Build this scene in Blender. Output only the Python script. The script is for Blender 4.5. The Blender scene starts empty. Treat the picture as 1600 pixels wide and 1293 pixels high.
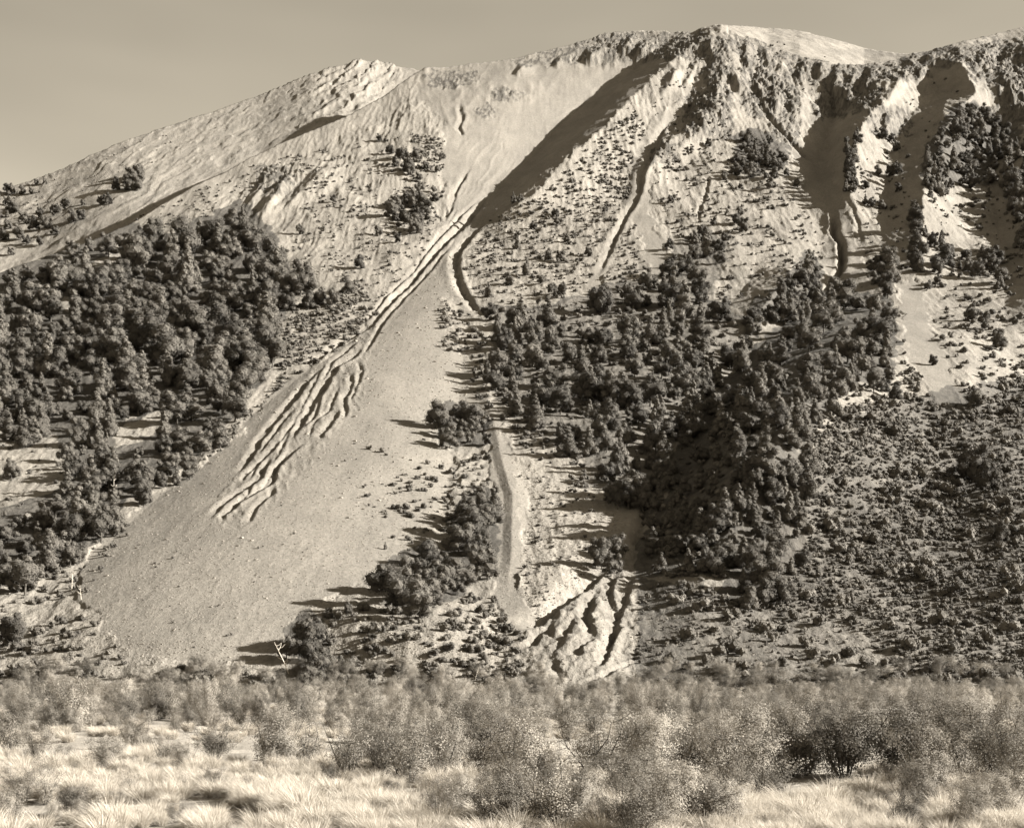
import bpy, math, random
import numpy as np

random.seed(7)
RNG = np.random.default_rng(11)
scn = bpy.context.scene
COL = scn.collection
R = math.radians

# ------------------------------------------------------------------ camera, sky, sun
F_PX, CX, V0, CAMZ = 2200.0, 800.0, 1055.0, 3.5      # level view camera with a rising front
cam_d = bpy.data.cameras.new('camera')
cam = bpy.data.objects.new('camera', cam_d); COL.objects.link(cam)
cam.location = (0, 0, CAMZ); cam.rotation_euler = (R(90), 0, 0)
cam_d.sensor_width = 36; cam_d.sensor_fit = 'HORIZONTAL'; cam_d.lens = 36*F_PX/1600
cam_d.shift_y = (V0-1293/2)/1600
cam_d.clip_start = .5; cam_d.clip_end = 30000
scn.camera = cam

SUN = np.array([.915, -.09, .385]); SUN /= np.linalg.norm(SUN)
EL = math.asin(SUN[2]); AZ = math.atan2(SUN[0], SUN[1])
world = bpy.data.worlds.new('World'); scn.world = world; world.use_nodes = True
nt = world.node_tree; nt.nodes.clear()
sky = nt.nodes.new('ShaderNodeTexSky'); sky.sky_type = 'NISHITA'; sky.sun_disc = False
sky.sun_elevation = EL; sky.sun_rotation = AZ; sky.altitude = 900; sky.air_density = 1.0; sky.dust_density = 1.0
# sepia plate: only the brightness of the sky is kept, toned like the print
sep = nt.nodes.new('ShaderNodeSeparateColor'); nt.links.new(sky.outputs[0], sep.inputs[0])
m1 = nt.nodes.new('ShaderNodeMath'); m1.operation = 'MULTIPLY'; m1.inputs[1].default_value = .9
nt.links.new(sep.outputs[0], m1.inputs[0])
m2 = nt.nodes.new('ShaderNodeMath'); m2.operation = 'MULTIPLY_ADD'; m2.inputs[1].default_value = .1
nt.links.new(sep.outputs[1], m2.inputs[0]); nt.links.new(m1.outputs[0], m2.inputs[2])
# thin high veil of cloud
tc = nt.nodes.new('ShaderNodeTexCoord'); mp = nt.nodes.new('ShaderNodeMapping')
mp.inputs['Rotation'].default_value = (0, R(35), 0); mp.inputs['Scale'].default_value = (1.2, 1, 4.0)
nz = nt.nodes.new('ShaderNodeTexNoise'); nz.inputs['Scale'].default_value = 2.0; nz.inputs['Detail'].default_value = 3
nt.links.new(tc.outputs['Generated'], mp.inputs[0]); nt.links.new(mp.outputs[0], nz.inputs[0])
mr = nt.nodes.new('ShaderNodeMapRange'); mr.inputs['From Min'].default_value = .3; mr.inputs['From Max'].default_value = .7
mr.inputs['To Min'].default_value = .8; mr.inputs['To Max'].default_value = 1.12
nt.links.new(nz.outputs[0], mr.inputs[0])
m3 = nt.nodes.new('ShaderNodeMath'); m3.operation = 'MULTIPLY'
nt.links.new(m2.outputs[0], m3.inputs[0]); nt.links.new(mr.outputs[0], m3.inputs[1])
tint = nt.nodes.new('ShaderNodeVectorMath'); tint.operation = 'SCALE'; tint.inputs[0].default_value = (1.0, .885, .69)
nt.links.new(m3.outputs[0], tint.inputs['Scale'])
bg = nt.nodes.new('ShaderNodeBackground'); bg.inputs['Strength'].default_value = .075
out = nt.nodes.new('ShaderNodeOutputWorld')
nt.links.new(tint.outputs[0], bg.inputs[0]); nt.links.new(bg.outputs[0], out.inputs[0])

sl = bpy.data.lights.new('sun', 'SUN'); sl.energy = 5.0; sl.angle = R(.5); sl.color = (1, .985, .95)
so = bpy.data.objects.new('sun', sl); COL.objects.link(so)
from mathutils import Vector
so.rotation_euler = Vector((-SUN[0], -SUN[1], -SUN[2])).to_track_quat('-Z', 'Y').to_euler()
scn.view_settings.view_transform = 'Standard'; scn.view_settings.look = 'None'
scn.view_settings.gamma = 1; scn.view_settings.use_curve_mapping = False
scn.view_settings.exposure = 2.46
try:
    scn.cycles.max_bounces = 3; scn.cycles.diffuse_bounces = 1
except Exception: pass

# ------------------------------------------------------------------ helpers
def tag(o, label=None, cat=None, group=None, kind=None):
    if label: o['label'] = label
    if cat: o['category'] = cat
    if group: o['group'] = group
    if kind: o['kind'] = kind
    return o

def hash2(ix, iy, seed):
    h = (ix*374761393 + iy*668265263 + seed*1442695041) & 0xFFFFFFFF
    h = ((h ^ (h >> 13))*1274126177) & 0xFFFFFFFF
    return ((h ^ (h >> 16)) & 0xFFFF)/65535.0*2*math.pi
def perlin(x, y, seed=0):
    x0 = np.floor(x).astype(np.int64); y0 = np.floor(y).astype(np.int64)
    fx = x-x0; fy = y-y0
    def g(ix, iy, dx, dy):
        a = hash2(ix, iy, seed); return np.cos(a)*dx+np.sin(a)*dy
    n00 = g(x0, y0, fx, fy); n10 = g(x0+1, y0, fx-1, fy)
    n01 = g(x0, y0+1, fx, fy-1); n11 = g(x0+1, y0+1, fx-1, fy-1)
    u = fx*fx*fx*(fx*(fx*6-15)+10); v = fy*fy*fy*(fy*(fy*6-15)+10)
    a = n00+u*(n10-n00); b = n01+u*(n11-n01)
    return (a+v*(b-a))*1.5
def fbm(x, y, octv=4, seed=0, gain=.5):
    s = 0; a = 1
    for i in range(octv):
        s = s+a*perlin(x, y, seed+i*17); x = x*2.03; y = y*2.03; a *= gain
    return s
def ridged(x, y, octv=4, seed=0):
    s = 0; a = 1; w = 1
    for i in range(octv):
        n = 1-np.abs(perlin(x, y, seed+i*13))*1.6
        n = np.clip(n, 0, 1)**2
        s = s+a*n*w; w = np.clip(n*1.5, 0, 1); x = x*2.1; y = y*2.1; a *= .5
    return s
def inpoly(u, v, poly):
    r = np.zeros(np.shape(u), bool); n = len(poly)
    for i in range(n):
        x1, y1 = poly[i]; x2, y2 = poly[(i+1) % n]
        if y1 == y2: continue
        c = ((v >= min(y1, y2)) & (v < max(y1, y2)))
        xi = x1+(v-y1)*(x2-x1)/(y2-y1)
        r ^= c & (u < xi)
    return r
def smooth(a, b, x):
    t = np.clip((x-a)/(b-a), 0, 1); return t*t*(3-2*t)

# ------------------------------------------------------------------ the mountain as a height field
def P(Y):
    t = np.maximum(Y-260, 0)
    return .30*t + .5*t*t/1800 - .3*np.maximum(260-Y, 0)
def toV(z, Y): return V0-F_PX*(z-CAMZ)/Y

CREST = [(-900,900),(-500,700),(-200,520),(0,425),(50,408),(100,392),(150,372),(200,350),(250,320),(300,293),(350,268),(400,242),(450,218),(500,200),
 (550,177),(600,148),(640,120),(665,105),(700,104),(760,98),(800,91),(850,81),(880,73),(920,59),(960,50),(1000,48),(1050,50),
 (1080,50),(1100,42),(1125,37),(1165,55),(1210,72),(1250,87),(1300,100),(1350,102),(1400,93),(1430,82),(1480,72),(1530,58),
 (1570,50),(1600,42),(1800,15),(2300,60),(3000,200)]
FARV = [(-900,640),(-500,520),(-200,385),(0,296),(60,278),(100,262),(150,238),(200,218),(260,197),(330,175),(380,157),(430,138),(480,117),
 (520,104),(560,93),(600,96),(640,106),(665,112),(700,135),(800,160),(1110,120),(1125,38),(1180,42),(1250,48),(1300,60),(1350,75),
 (1400,83),(1430,84),(1470,100),(1600,140),(3000,300)]
FARD = [(-900,300),(0,300),(400,285),(600,270),(660,210),(800,100),(1100,100),(1130,120),(1200,235),(1350,240),(1430,120),(1500,80),(3000,80)]
FARS = [(-900,.66),(300,.68),(640,.74),(700,.7),(1100,.55),(3000,.55)]
def ip(u, pts):
    a = np.array(pts, float); return np.interp(u, a[:,0], a[:,1])

# ribs and cuts of the face: (u, v, steepness of the left side), width left, width right
# (u,v name places on the mountain face)
RIDGES = [
 ([(1128,20,0),(1108,55,.6),(1050,95,.62),(985,155,.62),(925,215,.62),(885,245,.6),(835,305,.6),(800,328,.45),(775,345,.0),(770,350,0)], 45, 150),
 ([(1125,45,.2),(1125,90,.5),(1122,130,.62),(1116,165,.62),(1095,205,.4),(1060,245,0)], 36, 110),
 ([(1130,150,.1),(1085,190,.5),(1048,222,.6),(1018,258,.6),(1003,290,.4),(990,340,0)], 26, 60),
 ([(1410,95,.0),(1392,128,.5),(1370,169,.62),(1347,202,.66),(1330,240,.66),(1328,285,.55),(1331,325,.3),(1338,365,.12),(1345,400,0)], 48, 60),
 ([(1510,45,.1),(1503,90,.55),(1512,125,.66),(1522,145,.66),(1500,175,.6),(1475,210,.6),(1455,260,.6),(1442,310,.6),(1437,370,.42),(1434,405,.2),(1432,445,0)], 58, 80),
 ([(1610,30,.1),(1622,90,.6),(1625,160,.6),(1600,230,.5),(1610,330,.6),(1620,430,.5),(1640,560,.1)], 55, 70),
 ([(1340,480,.0),(1295,550,.5),(1250,620,.72),(1215,680,.78),(1185,750,.74),(1150,810,.42),(1120,870,.2),(1095,930,.08),(1080,980,.0)], 130, 330),
 ([(1240,395,.0),(1235,425,.55),(1215,455,.6),(1190,485,.5),(1160,520,.0)], 55, 70),
 ([(520,255,0),(500,272,.5),(478,290,.7),(455,312,.6),(440,330,0)], 16, 50),
 ([(462,268,0),(440,290,.9),(425,310,.9),(415,330,.5),(400,350,0)], 14, 26),
 ([(432,262,0),(415,285,.8),(400,305,.8),(385,325,0)], 10, 20),
 ([(745,560,0),(768,640,.25),(780,700,.3),(800,770,.35),(800,860,.3),(790,930,0)], 14, 26),
 ([(1480,120,0),(1475,150,.0),(1460,160,.0)], 10, 10),
 ([(1560,95,.0),(1575,120,.6),(1585,150,.5),(1580,185,0)], 34, 40),
 ([(1385,470,0),(1500,560,.15),(1560,700,.25),(1590,840,.2),(1600,960,0)], 90, 200),
]
RIB = [(1228,82,1220,118),(1258,86,1248,128),(1285,94,1280,128),(1312,98,1300,150),(1338,103,1316,165),(1368,103,1350,140),(1428,86,1402,140),(1455,78,1432,130),(1545,68,1530,112),
 (1165,56,1170,112),(1195,72,1204,112),(1208,135,1216,178),(1180,118,1196,162),(1092,88,1070,140),(1102,150,1076,192),(1062,105,1036,152),(1235,150,1246,190),(1150,110,1158,150),
 (1480,150,1468,200),(1345,150,1330,190),(1575,75,1566,120),(985,55,972,85),(1015,58,998,90),(930,72,915,98),(880,85,866,105),(820,100,806,118),(1395,175,1382,215),(1405,120,1388,165)]
for i_, (a_, b_, c_, d_) in enumerate(RIB):
    RIDGES.append(([(a_,b_,0),(a_*.75+c_*.25,b_*.75+d_*.25,.75),(a_*.3+c_*.7,b_*.3+d_*.7,.7),(c_,d_,0)], 8+(i_*7)%6, 17+(i_*5)%9))
# large hollows (negative)
HOLLOWS = [
 ([(1010,80,0),(950,130,.16),(880,190,.2),(810,265,.18),(745,330,.12),(700,390,0)], 190, 50),
 ([(1270,300,0),(1285,380,.1),(1275,460,.2),(1190,540,.2),(1120,610,.15),(1060,690,.12),(1030,770,.12),(1015,830,.12),(1008,890,.1),(1000,980,0)], 110, 110),
 ([(1290,110,0),(1296,180,.3),(1290,240,.3),(1290,300,0)], 90, 30),
 ([(770,300,0),(700,380,.12),(640,450,.1),(560,540,0)], 60, 60),
]
# the small dark lines: steep right walls of narrow runnels
CUTS = [
 ([(762,338),(735,370),(716,395),(713,420),(722,450),(745,485),(760,498)], 5.5, 16, 1.5),
 ([(772,290),(735,345),(700,377),(680,398),(657,424),(640,446),(618,466),(596,488),(582,506),(572,524)], 5.0, 13, 1.35),
 ([(765,296),(722,336),(697,361),(668,393),(645,424),(622,447),(598,470),(578,494),(560,520)], 3.4, 8, 1.0),
 ([(712,375),(690,400),(668,428),(648,450),(622,476),(600,502),(577,540),(560,565)], 3.4, 8, 1.0),
 ([(735,260),(712,300),(704,330),(690,350)], 3.5, 10, .9),
 ([(1062,165),(1035,205),(1020,240),(1004,270),(1000,300),(992,318),(978,338),(962,372),(948,402),(930,440)], 4.5, 13, 1.2),
 ([(1108,268),(1104,295),(1096,320),(1090,350)], 3.5, 8, 1.0),
 ([(1178,150),(1190,170),(1206,192),(1234,220),(1262,248),(1285,262)], 7, 7, 1.1),
 ([(1298,325),(1302,345),(1303,365),(1312,378),(1314,400),(1313,420),(1300,440),(1284,460),(1270,472)], 9, 8, 1.9),
 ([(1325,300),(1338,340),(1350,385)], 4, 8, .8),
 ([(718,160),(722,185),(717,200),(724,215)], 4, 8, 1.0),
 ([(586,500),(571,515),(545,528),(517,548),(491,566),(482,578)], 4.2, 15, 1.00),
 ([(571,535),(555,556),(525,574),(509,600),(497,617),(479,650),(463,674),(451,690)], 5.1, 15, 1.20),
 ([(484,585),(463,622),(440,645),(410,684),(384,725),(368,742)], 5.1, 13, 1.10),
 ([(456,640),(432,672),(414,695),(402,712)], 3.4, 9, 0.80),
 ([(415,714),(398,728),(384,742),(378,752)], 3.4, 9, 0.80),
 ([(548,580),(550,600),(545,612),(537,627),(541,640),(538,655)], 4.2, 10, 1.00),
 ([(528,640),(525,652),(509,671),(499,686)], 4.2, 15, 1.00),
 ([(480,690),(458,704),(433,730),(424,755),(397,771),(376,783),(351,804),(344,822)], 4.7, 13, 1.20),
 ([(425,710),(415,727),(407,748),(376,768),(348,788),(330,811)], 4.7, 13, 1.10),
 ([(428,760),(425,770),(402,791),(388,816)], 4.2, 12, 0.90),
 ([(512,560),(490,600),(470,640),(455,665),(440,700),(420,735)], 3.4, 6, 0.60),
 ([(530,600),(515,640),(490,660),(480,690)], 3.4, 6, 0.60),
 ([(560,530),(538,552),(520,565),(505,590),(488,600)], 3.5, 8, .8),
 ([(500,575),(478,600),(462,618),(446,632)], 3.5, 9, .8),
 ([(520,590),(500,622),(492,650),(470,672)], 3.5, 8, .8),
 ([(470,650),(450,672),(428,700),(405,722),(388,752)], 3.5, 9, .8),
 ([(452,700),(440,722),(420,745),(410,765)], 3.5, 8, .8),
 ([(400,752),(385,772),(365,790),(352,800)], 3.5, 9, .7),
 ([(556,560),(566,580),(556,606),(546,630)], 3.5, 9, .8),
 ([(948,880),(905,918),(875,942),(846,962),(822,985)], 14, 46, 1.0),
 ([(965,885),(955,905),(950,925),(965,955),(958,985),(948,1010)], 8, 26, 1.0),
 ([(935,905),(922,930),(915,960),(925,985),(935,995)], 10, 18, .9),
 ([(985,900),(978,925),(972,945),(965,965)], 7, 24, .9),
 ([(970,975),(955,995),(945,1020),(932,1045)], 8, 24, .9),
 ([(925,990),(905,1005),(903,1020)], 8, 26, .9),
 ([(850,975),(838,990),(833,1010)], 9, 20, .9),
 ([(880,930),(868,950),(858,975),(862,995)], 8, 20, .8),
 ([(990,1025),(965,1040),(940,1055),(905,1068)], 9, 12, .8),
 ([(872,1030),(868,1045),(880,1060)], 8, 24, .7),
 ([(900,950),(890,975),(872,1000),(868,1020)], 8, 22, .6),
 ([(1040,740),(1022,780),(1005,815),(990,850),(986,880)], 10, 16, 1.2),
]
def mpx(v):   # metres per image pixel at a height on the face
    return np.interp(v, [40,116,200,300,428,471,600,700,850,950,1060], [.58,.527,.49,.42,.342,.318,.25,.21,.165,.145,.125])
VT = np.linspace(-400, 1300, 1701)
def rib(u, v, pts, wl, wr, sign=1, p=1.3):
    a = np.array(pts, float); uc = np.interp(v, a[:,1], a[:,0]); k = np.interp(v, a[:,1], a[:,2], left=0, right=0)
    uc = uc+np.interp(v, VT, min(wl,60)*(.13*perlin(VT/38, VT*0+pts[0][0]*.37, 12)+.06*perlin(VT/11, VT*0+pts[0][1]*.31, 13)))
    d = u-uc
    x = np.where(d < 0, -d/wl, d/wr)
    return sign*k*wl*mpx(v)*np.clip(1-x, 0, 1)**p
def macro(u, v):
    z = 0
    for pts, wl, wr in RIDGES: z = z+rib(u, v, pts, wl, wr, 1, 1.0)
    for pts, wl, wr in HOLLOWS: z = z+rib(u, v, pts, wl, wr, -1, 1.25)
    # the convex debris cone and the mound at its right foot
    a = np.array([(700,415),(640,520),(560,640),(470,780),(380,920),(300,1060)], float)
    uc = np.interp(v, a[:,1], a[:,0]); w = np.interp(v, [415,560,700,900,1060],[20,110,190,280,300])
    z = z+np.clip(1-((u-uc)/w)**2, 0, 1)*np.interp(v, [415,600,800,1000,1060],[0,4.5,5,3,0])
    z = z+5*np.exp(-((u-640)/110)**2-((v-985)/55)**2)
    z = z+3*np.exp(-((u-900)/75)**2-((v-1000)/60)**2)
    return z
def cuts(u, v, X, Y):
    z = 0; wob = 1.3*fbm(X/2.4, Y/5, 3, 41); dep = 1+.5*fbm(X/6, Y/9, 2, 42)
    for pts, wl, wr, k in CUTS:
        a = np.array(pts, float)
        vm0, vm1 = a[0,1]-1, a[-1,1]+1
        uc = np.interp(v, a[:,1], a[:,0]); L = vm1-vm0; ex = smooth(vm0, vm0+.2*L, v)*(1-smooth(vm1-.2*L, vm1, v))
        d = u-uc-np.interp(v, VT, 1.8*perlin(VT*.085, VT*0+pts[0][0], 5))-wob*min(1, wl/5)
        notch = np.where(d < 0, np.clip(1+d/wr, 0, 1)**1.6, np.clip(1-d/wl, 0, 1))
        levee = np.exp(-((d-wl*1.5)/(wl*.9))**2)*.22+np.exp(-((d+wr)/(wr*.45))**2)*.12
        z = z+k*wl*mpx(v)*ex*dep*(levee*min(1, 6/wl)-notch)
    return z

ucols = np.concatenate([np.linspace(-1500,-90,50)[:-1], np.linspace(-90,1690,1030), np.linspace(1690,3100,50)[1:]])
Yg = np.linspace(255,1290,6000); Vg = toV(P(Yg), Yg)
rowsV = np.linspace(Vg[0], Vg[-1], 760)
Y_a = np.interp(-rowsV, -Vg, Yg); Y_a[0] = 254
Y_b = np.concatenate([np.linspace(1290,1700,110)[1:], np.linspace(1700,2600,12)[1:]])
Yr = np.concatenate([Y_a, Y_b])
U, Y = np.meshgrid(ucols, Yr); X = (U-CX)/F_PX*Y
base = P(np.minimum(Y, 1600))
Vb = toV(base, Y); Fm = np.zeros_like(Y)
for it in range(14):
    Vd = Vb-Fm*F_PX/Y
    Fm = .45*Fm+.55*macro(U, np.clip(Vd, -50, 1120))
Z = base+Fm; V = toV(Z, Y)

# masks on the face
wu = U+9*fbm(X/9, Y/16, 3, 3); wv = V+7*fbm(X/9, Y/16, 3, 9)
FAN = [(712,400),(690,400),(640,448),(575,512),(540,540),(480,575),(420,620),(370,680),(335,712),(280,745),(225,790),(165,830),(130,880),(120,935),(155,955),(165,985),(200,1015),(270,1032),
 (350,1042),(430,1035),(450,970),(520,935),(600,885),(660,840),(700,800),(720,730),(690,700),(660,665),(700,640),(745,640),(745,590),(730,560),(695,520),(685,480),(700,460),(752,500),(725,440)]
TRACK = [(728,500),(748,520),(762,600),(772,640),(790,690),(830,760),(815,850),(812,930),(840,985),(800,985),(775,930),(765,850),(770,760),(758,680),(740,600)]
DEBRIS = [(975,870),(992,900),(990,960),(993,1060),(900,1085),(700,1096),(728,1058),(820,1010),(825,975),(905,915),(950,885),(985,830),(1025,762),(1036,766),(1000,835)]
CHUTE = [(670,105),(720,105),(900,75),(950,110),(1000,80),(1060,80),(985,155),(925,215),(880,250),(800,310),(770,330),(730,380),(712,420),(600,500),(560,530),(580,500),(660,420),(700,330),(690,250),(700,190),(650,150)]
GULB = [(1060,150),(1025,250),(1015,310),(1025,350),(1040,400),(1060,440),(1015,430),(990,340),(960,400),(938,445),(915,450),(940,390),(985,300),(990,240),(1020,190)]
CANY = [(1240,200),(1290,250),(1320,310),(1350,400),(1330,450),(1270,490),(1240,490),(1290,430),(1295,380),(1290,320),(1230,240)]
FANR = [(1400,440),(1440,440),(1460,520),(1500,620),(1470,640),(1420,560)]
FARS_M = V  # placeholder, far surfaces are masked below
scree = inpoly(wu, wv, FAN) | inpoly(wu, wv, TRACK) | inpoly(wu, wv, CHUTE) | inpoly(wu, wv, GULB) | inpoly(wu, wv, CANY) | inpoly(wu, wv, FANR)
deb = inpoly(wu, wv, DEBRIS)
F_LEFT = [(-90,470),(0,432),(60,412),(110,385),(150,372),(200,352),(262,368),(320,348),(372,318),(400,338),(432,372),(442,410),(450,440),(455,485),(432,520),(430,560),(405,600),(372,640),(340,690),
 (300,728),(250,765),(195,790),(150,800),(100,760),(110,720),(90,690),(0,668),(-90,660)]
F_LEFT2 = [(-90,800),(0,800),(110,760),(200,780),(180,830),(130,870),(60,905),(-90,930)]
F_MID = [(770,485),(830,488),(900,468),(960,445),(1030,450),(1052,400),(1062,378),(1110,362),(1132,400),(1122,445),(1100,470),(1160,500),(1190,530),(1130,600),(1090,650),(1045,720),(1045,770),(985,800),
 (930,765),(900,705),(830,690),(785,650),(768,600),(772,550)]
F_RIGHT = [(1250,482),(1275,462),(1312,455),(1388,470),(1405,540),(1385,610),(1320,600),(1272,680),(1255,790),(1258,870),(1215,935),(1130,905),(1090,870),(1070,800),(1090,740),(1120,660),(1160,610),(1190,550),(1230,500)]
F_STRIP = [(1262,398),(1288,425),(1272,468),(1225,500),(1175,520),(1165,490),(1215,450)]
F_UP = [(1478,182),(1518,160),(1556,184),(1598,212),(1590,235),(1560,245),(1552,285),(1492,292),(1442,288),(1440,252),(1462,212)]
F_KNOLL = [(1142,218),(1172,206),(1205,215),(1232,235),(1230,265),(1182,280),(1148,268)]
F_CLUMP = [(598,890),(630,868),(660,852),(700,862),(705,820),(738,765),(778,770),(775,880),(742,912),(700,948),(612,940)]
F_CLUMP2 = [(672,655),(700,632),(735,640),(765,665),(762,695),(705,702),(685,690)]
F_CLUMP3 = [(445,985),(485,955),(510,975),(515,1045),(470,1058),(445,1020)]
HO = [[(90,455),(112,462),(110,480),(95,478)], [(145,398),(185,378),(180,405),(150,420)], [(136,540),(158,538),(155,556),(140,556)],
      [(195,645),(270,635),(240,665),(190,670)], [(180,655),(225,655),(220,680),(175,690)]]
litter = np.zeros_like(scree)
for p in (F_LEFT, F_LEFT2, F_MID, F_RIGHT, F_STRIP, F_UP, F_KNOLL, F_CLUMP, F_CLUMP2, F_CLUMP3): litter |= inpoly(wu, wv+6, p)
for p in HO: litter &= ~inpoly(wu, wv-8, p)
ROCKZ = [(870,40),(1130,20),(1430,60),(1700,0),(1700,200),(1530,150),(1480,130),(1440,190),(1390,240),(1330,210),(1300,180),(1280,240),(1240,200),(1200,150),(1130,190),(1040,240),(980,260),(960,230),(1060,120),(1000,110),(900,110)]
rockm = inpoly(wu, wv, ROCKZ).astype(float)
rockm = np.maximum(rockm, .5*inpoly(wu, wv, [(690,130),(850,70),(900,110),(860,150),(760,160),(720,220)]))
rockm = np.maximum(rockm, .8*inpoly(wu, wv, [(380,300),(440,255),(480,275),(450,330),(400,345)]))
# relief noise
sx, sy = X/14, Y/34
n_r = ridged(sx, sy, 4, 5)
n_f = fbm(X/30, Y/60, 5, 21)
n_m = fbm(X/5, Y/9, 4, 44)
n_rill = ridged(X/4.5+.4*n_f, Y/45, 3, 71)
smo = np.where(scree, .18, 1.0)
up = smooth(520, 120, V)
n_c = ridged(X/6+.4*n_f, Y/11+.3*n_m, 4, 6)
n_d = fbm(X/2.2, Y/4, 3, 47)
n_e = ridged(X/2.6+.5*n_m, Y/5.5+.4*n_m, 3, 8)-.5
CRAGS = [(1000,75,110,20,1),(900,88,60,12,.8),(830,98,40,8,.5),(1122,110,22,50,1),(1108,180,38,40,1),(1185,118,28,50,1),(1205,152,40,32,1.2),(1250,84,55,12,1),(1285,105,60,20,1.2),(1330,140,45,32,1),
 (1400,108,50,22,.9),(1480,88,50,18,.8),(1560,95,45,32,1),(1592,150,36,45,1.1),(1392,190,36,26,.6),(1150,72,36,16,1),(1075,62,36,14,1),(1040,240,25,20,.6),(1230,200,22,30,.7),(705,125,45,14,.5),(790,150,30,10,.5),(760,175,20,12,.4),
 (430,280,28,22,.9),(1300,165,24,22,1),(960,60,60,10,1)]
rk = np.zeros_like(V)
for cu, cv, ru, rv, am in CRAGS: rk = np.maximum(rk, am*np.exp(-((wu-cu)/ru)**4-((wv-cv)/rv)**4))
spread = np.interp(V, [60,200,330,450,600,800,1000], [230,120,32,22,110,200,290])
uflow = np.interp(V, [60,130,200,265,330,400,450,600,800,1050], [950,900,850,790,735,695,680,590,450,320])
q = (U-uflow)/spread+.12*fbm(X/40, Y/60, 3, 98)
flow = ridged(q*6, V/110, 4, 97)*smooth(-.6,.5,fbm(X/25, Y/50, 2, 94))-.35
chu = inpoly(wu, wv, CHUTE)
Fd = n_f*smo*(1.1+1.0*up) + n_m*.2*smo + n_d*(.16+.2*up)*smo + rockm*(n_r-.6)*.9 + rk*(n_c-.55)*.9 + rk*n_e*1.6 + rk*n_d*.7 + rk*n_m*.5 + rk*(n_r-.6)*1.2 + n_rill*(1-np.clip(scree,0,1)*.85)*(.14+.5*up)*smooth(1080,900,V)
Fd = Fd+flow*np.where(chu & (V < 430), .3, np.where(scree, .03, 0))
Fd = Fd*smooth(1095, 1060, V)
Fd = Fd+cuts(U, V, X, Y)
Fd = Fd+deb*((ridged(X/4.5, Y/8, 3, 91)-.5)*.22+n_d*.14)*(V < 1075)
chan = inpoly(wu, wv, [(590,495),(560,640),(500,700),(430,790),(380,825),(330,815),(350,770),(410,690),(480,580),(520,540)])
Fd = Fd+chan*((ridged(X/3.2+Y/14, Y/26, 3, 95)-.5)*.16+np.clip(fbm(X/5+Y/20,Y/16,2,96),-.5,1)*.16)
Z = Z+Fd
V = toV(Z, Y)

# crest line: beyond it the ground drops away; further spurs rise behind
vc = ip(ucols, CREST)+1.2*fbm(ucols/60, ucols*0, 2, 5)
Zt = np.zeros_like(Z); farm = np.zeros_like(Z)
v2 = ip(ucols, FARV)+.8*fbm(ucols/60, ucols*0+9, 2, 15); D = ip(ucols, FARD); S2 = ip(ucols, FARS)
nfine = fbm(X/5, Y/9, 4, 33); rfin = ridged(X/5+Y/30, Y/16, 3, 34)-.5; nfar = fbm(X/16, Y/40, 5, 31); rfar = ridged(X/12, Y/30, 4, 37)
farstripe = ridged(U/26+Y/60, Y*0+3, 3, 55)
Zm = base+Fm; Vm = toV(Zm, Y)
Y1s = np.zeros(len(ucols))
for j in range(len(ucols)):
    hit = np.nonzero(Vm[:,j] <= vc[j])[0]; i = max(hit[0], 1) if len(hit) else len(Yr)-40
    a_, b_ = Vm[i-1,j], Vm[i,j]; t = np.clip((a_-vc[j])/(a_-b_+1e-6), 0, 1) if len(hit) else 0
    Y1s[j] = min(Yr[i-1]+t*(Yr[i]-Yr[i-1]), 1420)
ker = np.exp(-.5*(np.arange(-24,25)/9.)**2); ker /= ker.sum()
Y1s = np.convolve(np.pad(Y1s, 24, 'edge'), ker, 'valid')
for j in range(len(ucols)):
    Y1 = Y1s[j]; z1 = CAMZ+(V0-vc[j])/F_PX*Y1
    Yc = Yr; t = np.maximum(Yc-Y1, 0)
    zs = np.interp(Y1, Yr, Zm[:,j]); w = smooth(Y1-70, Y1, Yc)
    fd = Z[:,j]-Zm[:,j]
    near = np.where(Yc < Y1, Zm[:,j]+(z1-zs)*w, z1-np.where(ucols[j]<690,.95,.55)*t)+fd*(1-.55*w)*np.exp(-t/25)
    Y2 = Y1+D[j]; z2 = CAMZ+(V0-v2[j])/F_PX*Y2
    cr = smooth(430,520,ucols[j])*smooth(660,600,ucols[j])
    far = np.where(Yc < Y2, z2-S2[j]*(Y2-Yc), z2-.45*(Yc-Y2))
    amp = np.minimum(1, np.abs(Y2-Yc)/60)
    vf_ = toV(far, Yc)-vc[j]
    strk = ridged(vf_/15+.6*nfar[:,j], np.full_like(vf_, ucols[j]/75), 3, 35)-.6 if ucols[j] < 700 else 0*vf_
    far = far+amp*(nfar[:,j]*.9+cr*(rfar[:,j]-.6)*1.1*smooth(130,30,np.abs(Y2-90-Yc)))+np.exp(-np.abs(Y2-Yc)/60)*(nfine[:,j]*.45+rfin[:,j]*.3)+strk*(.7+1.3*cr)*smooth(0, 12, -vf_)
    isf = (far > near) & (Yc > Y1)
    Zt[:,j] = np.where(isf, far, near); farm[:,j] = isf
Z = Zt; V = toV(Z, Y)
Z = np.where(Y < 256, -.6, Z)

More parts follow.
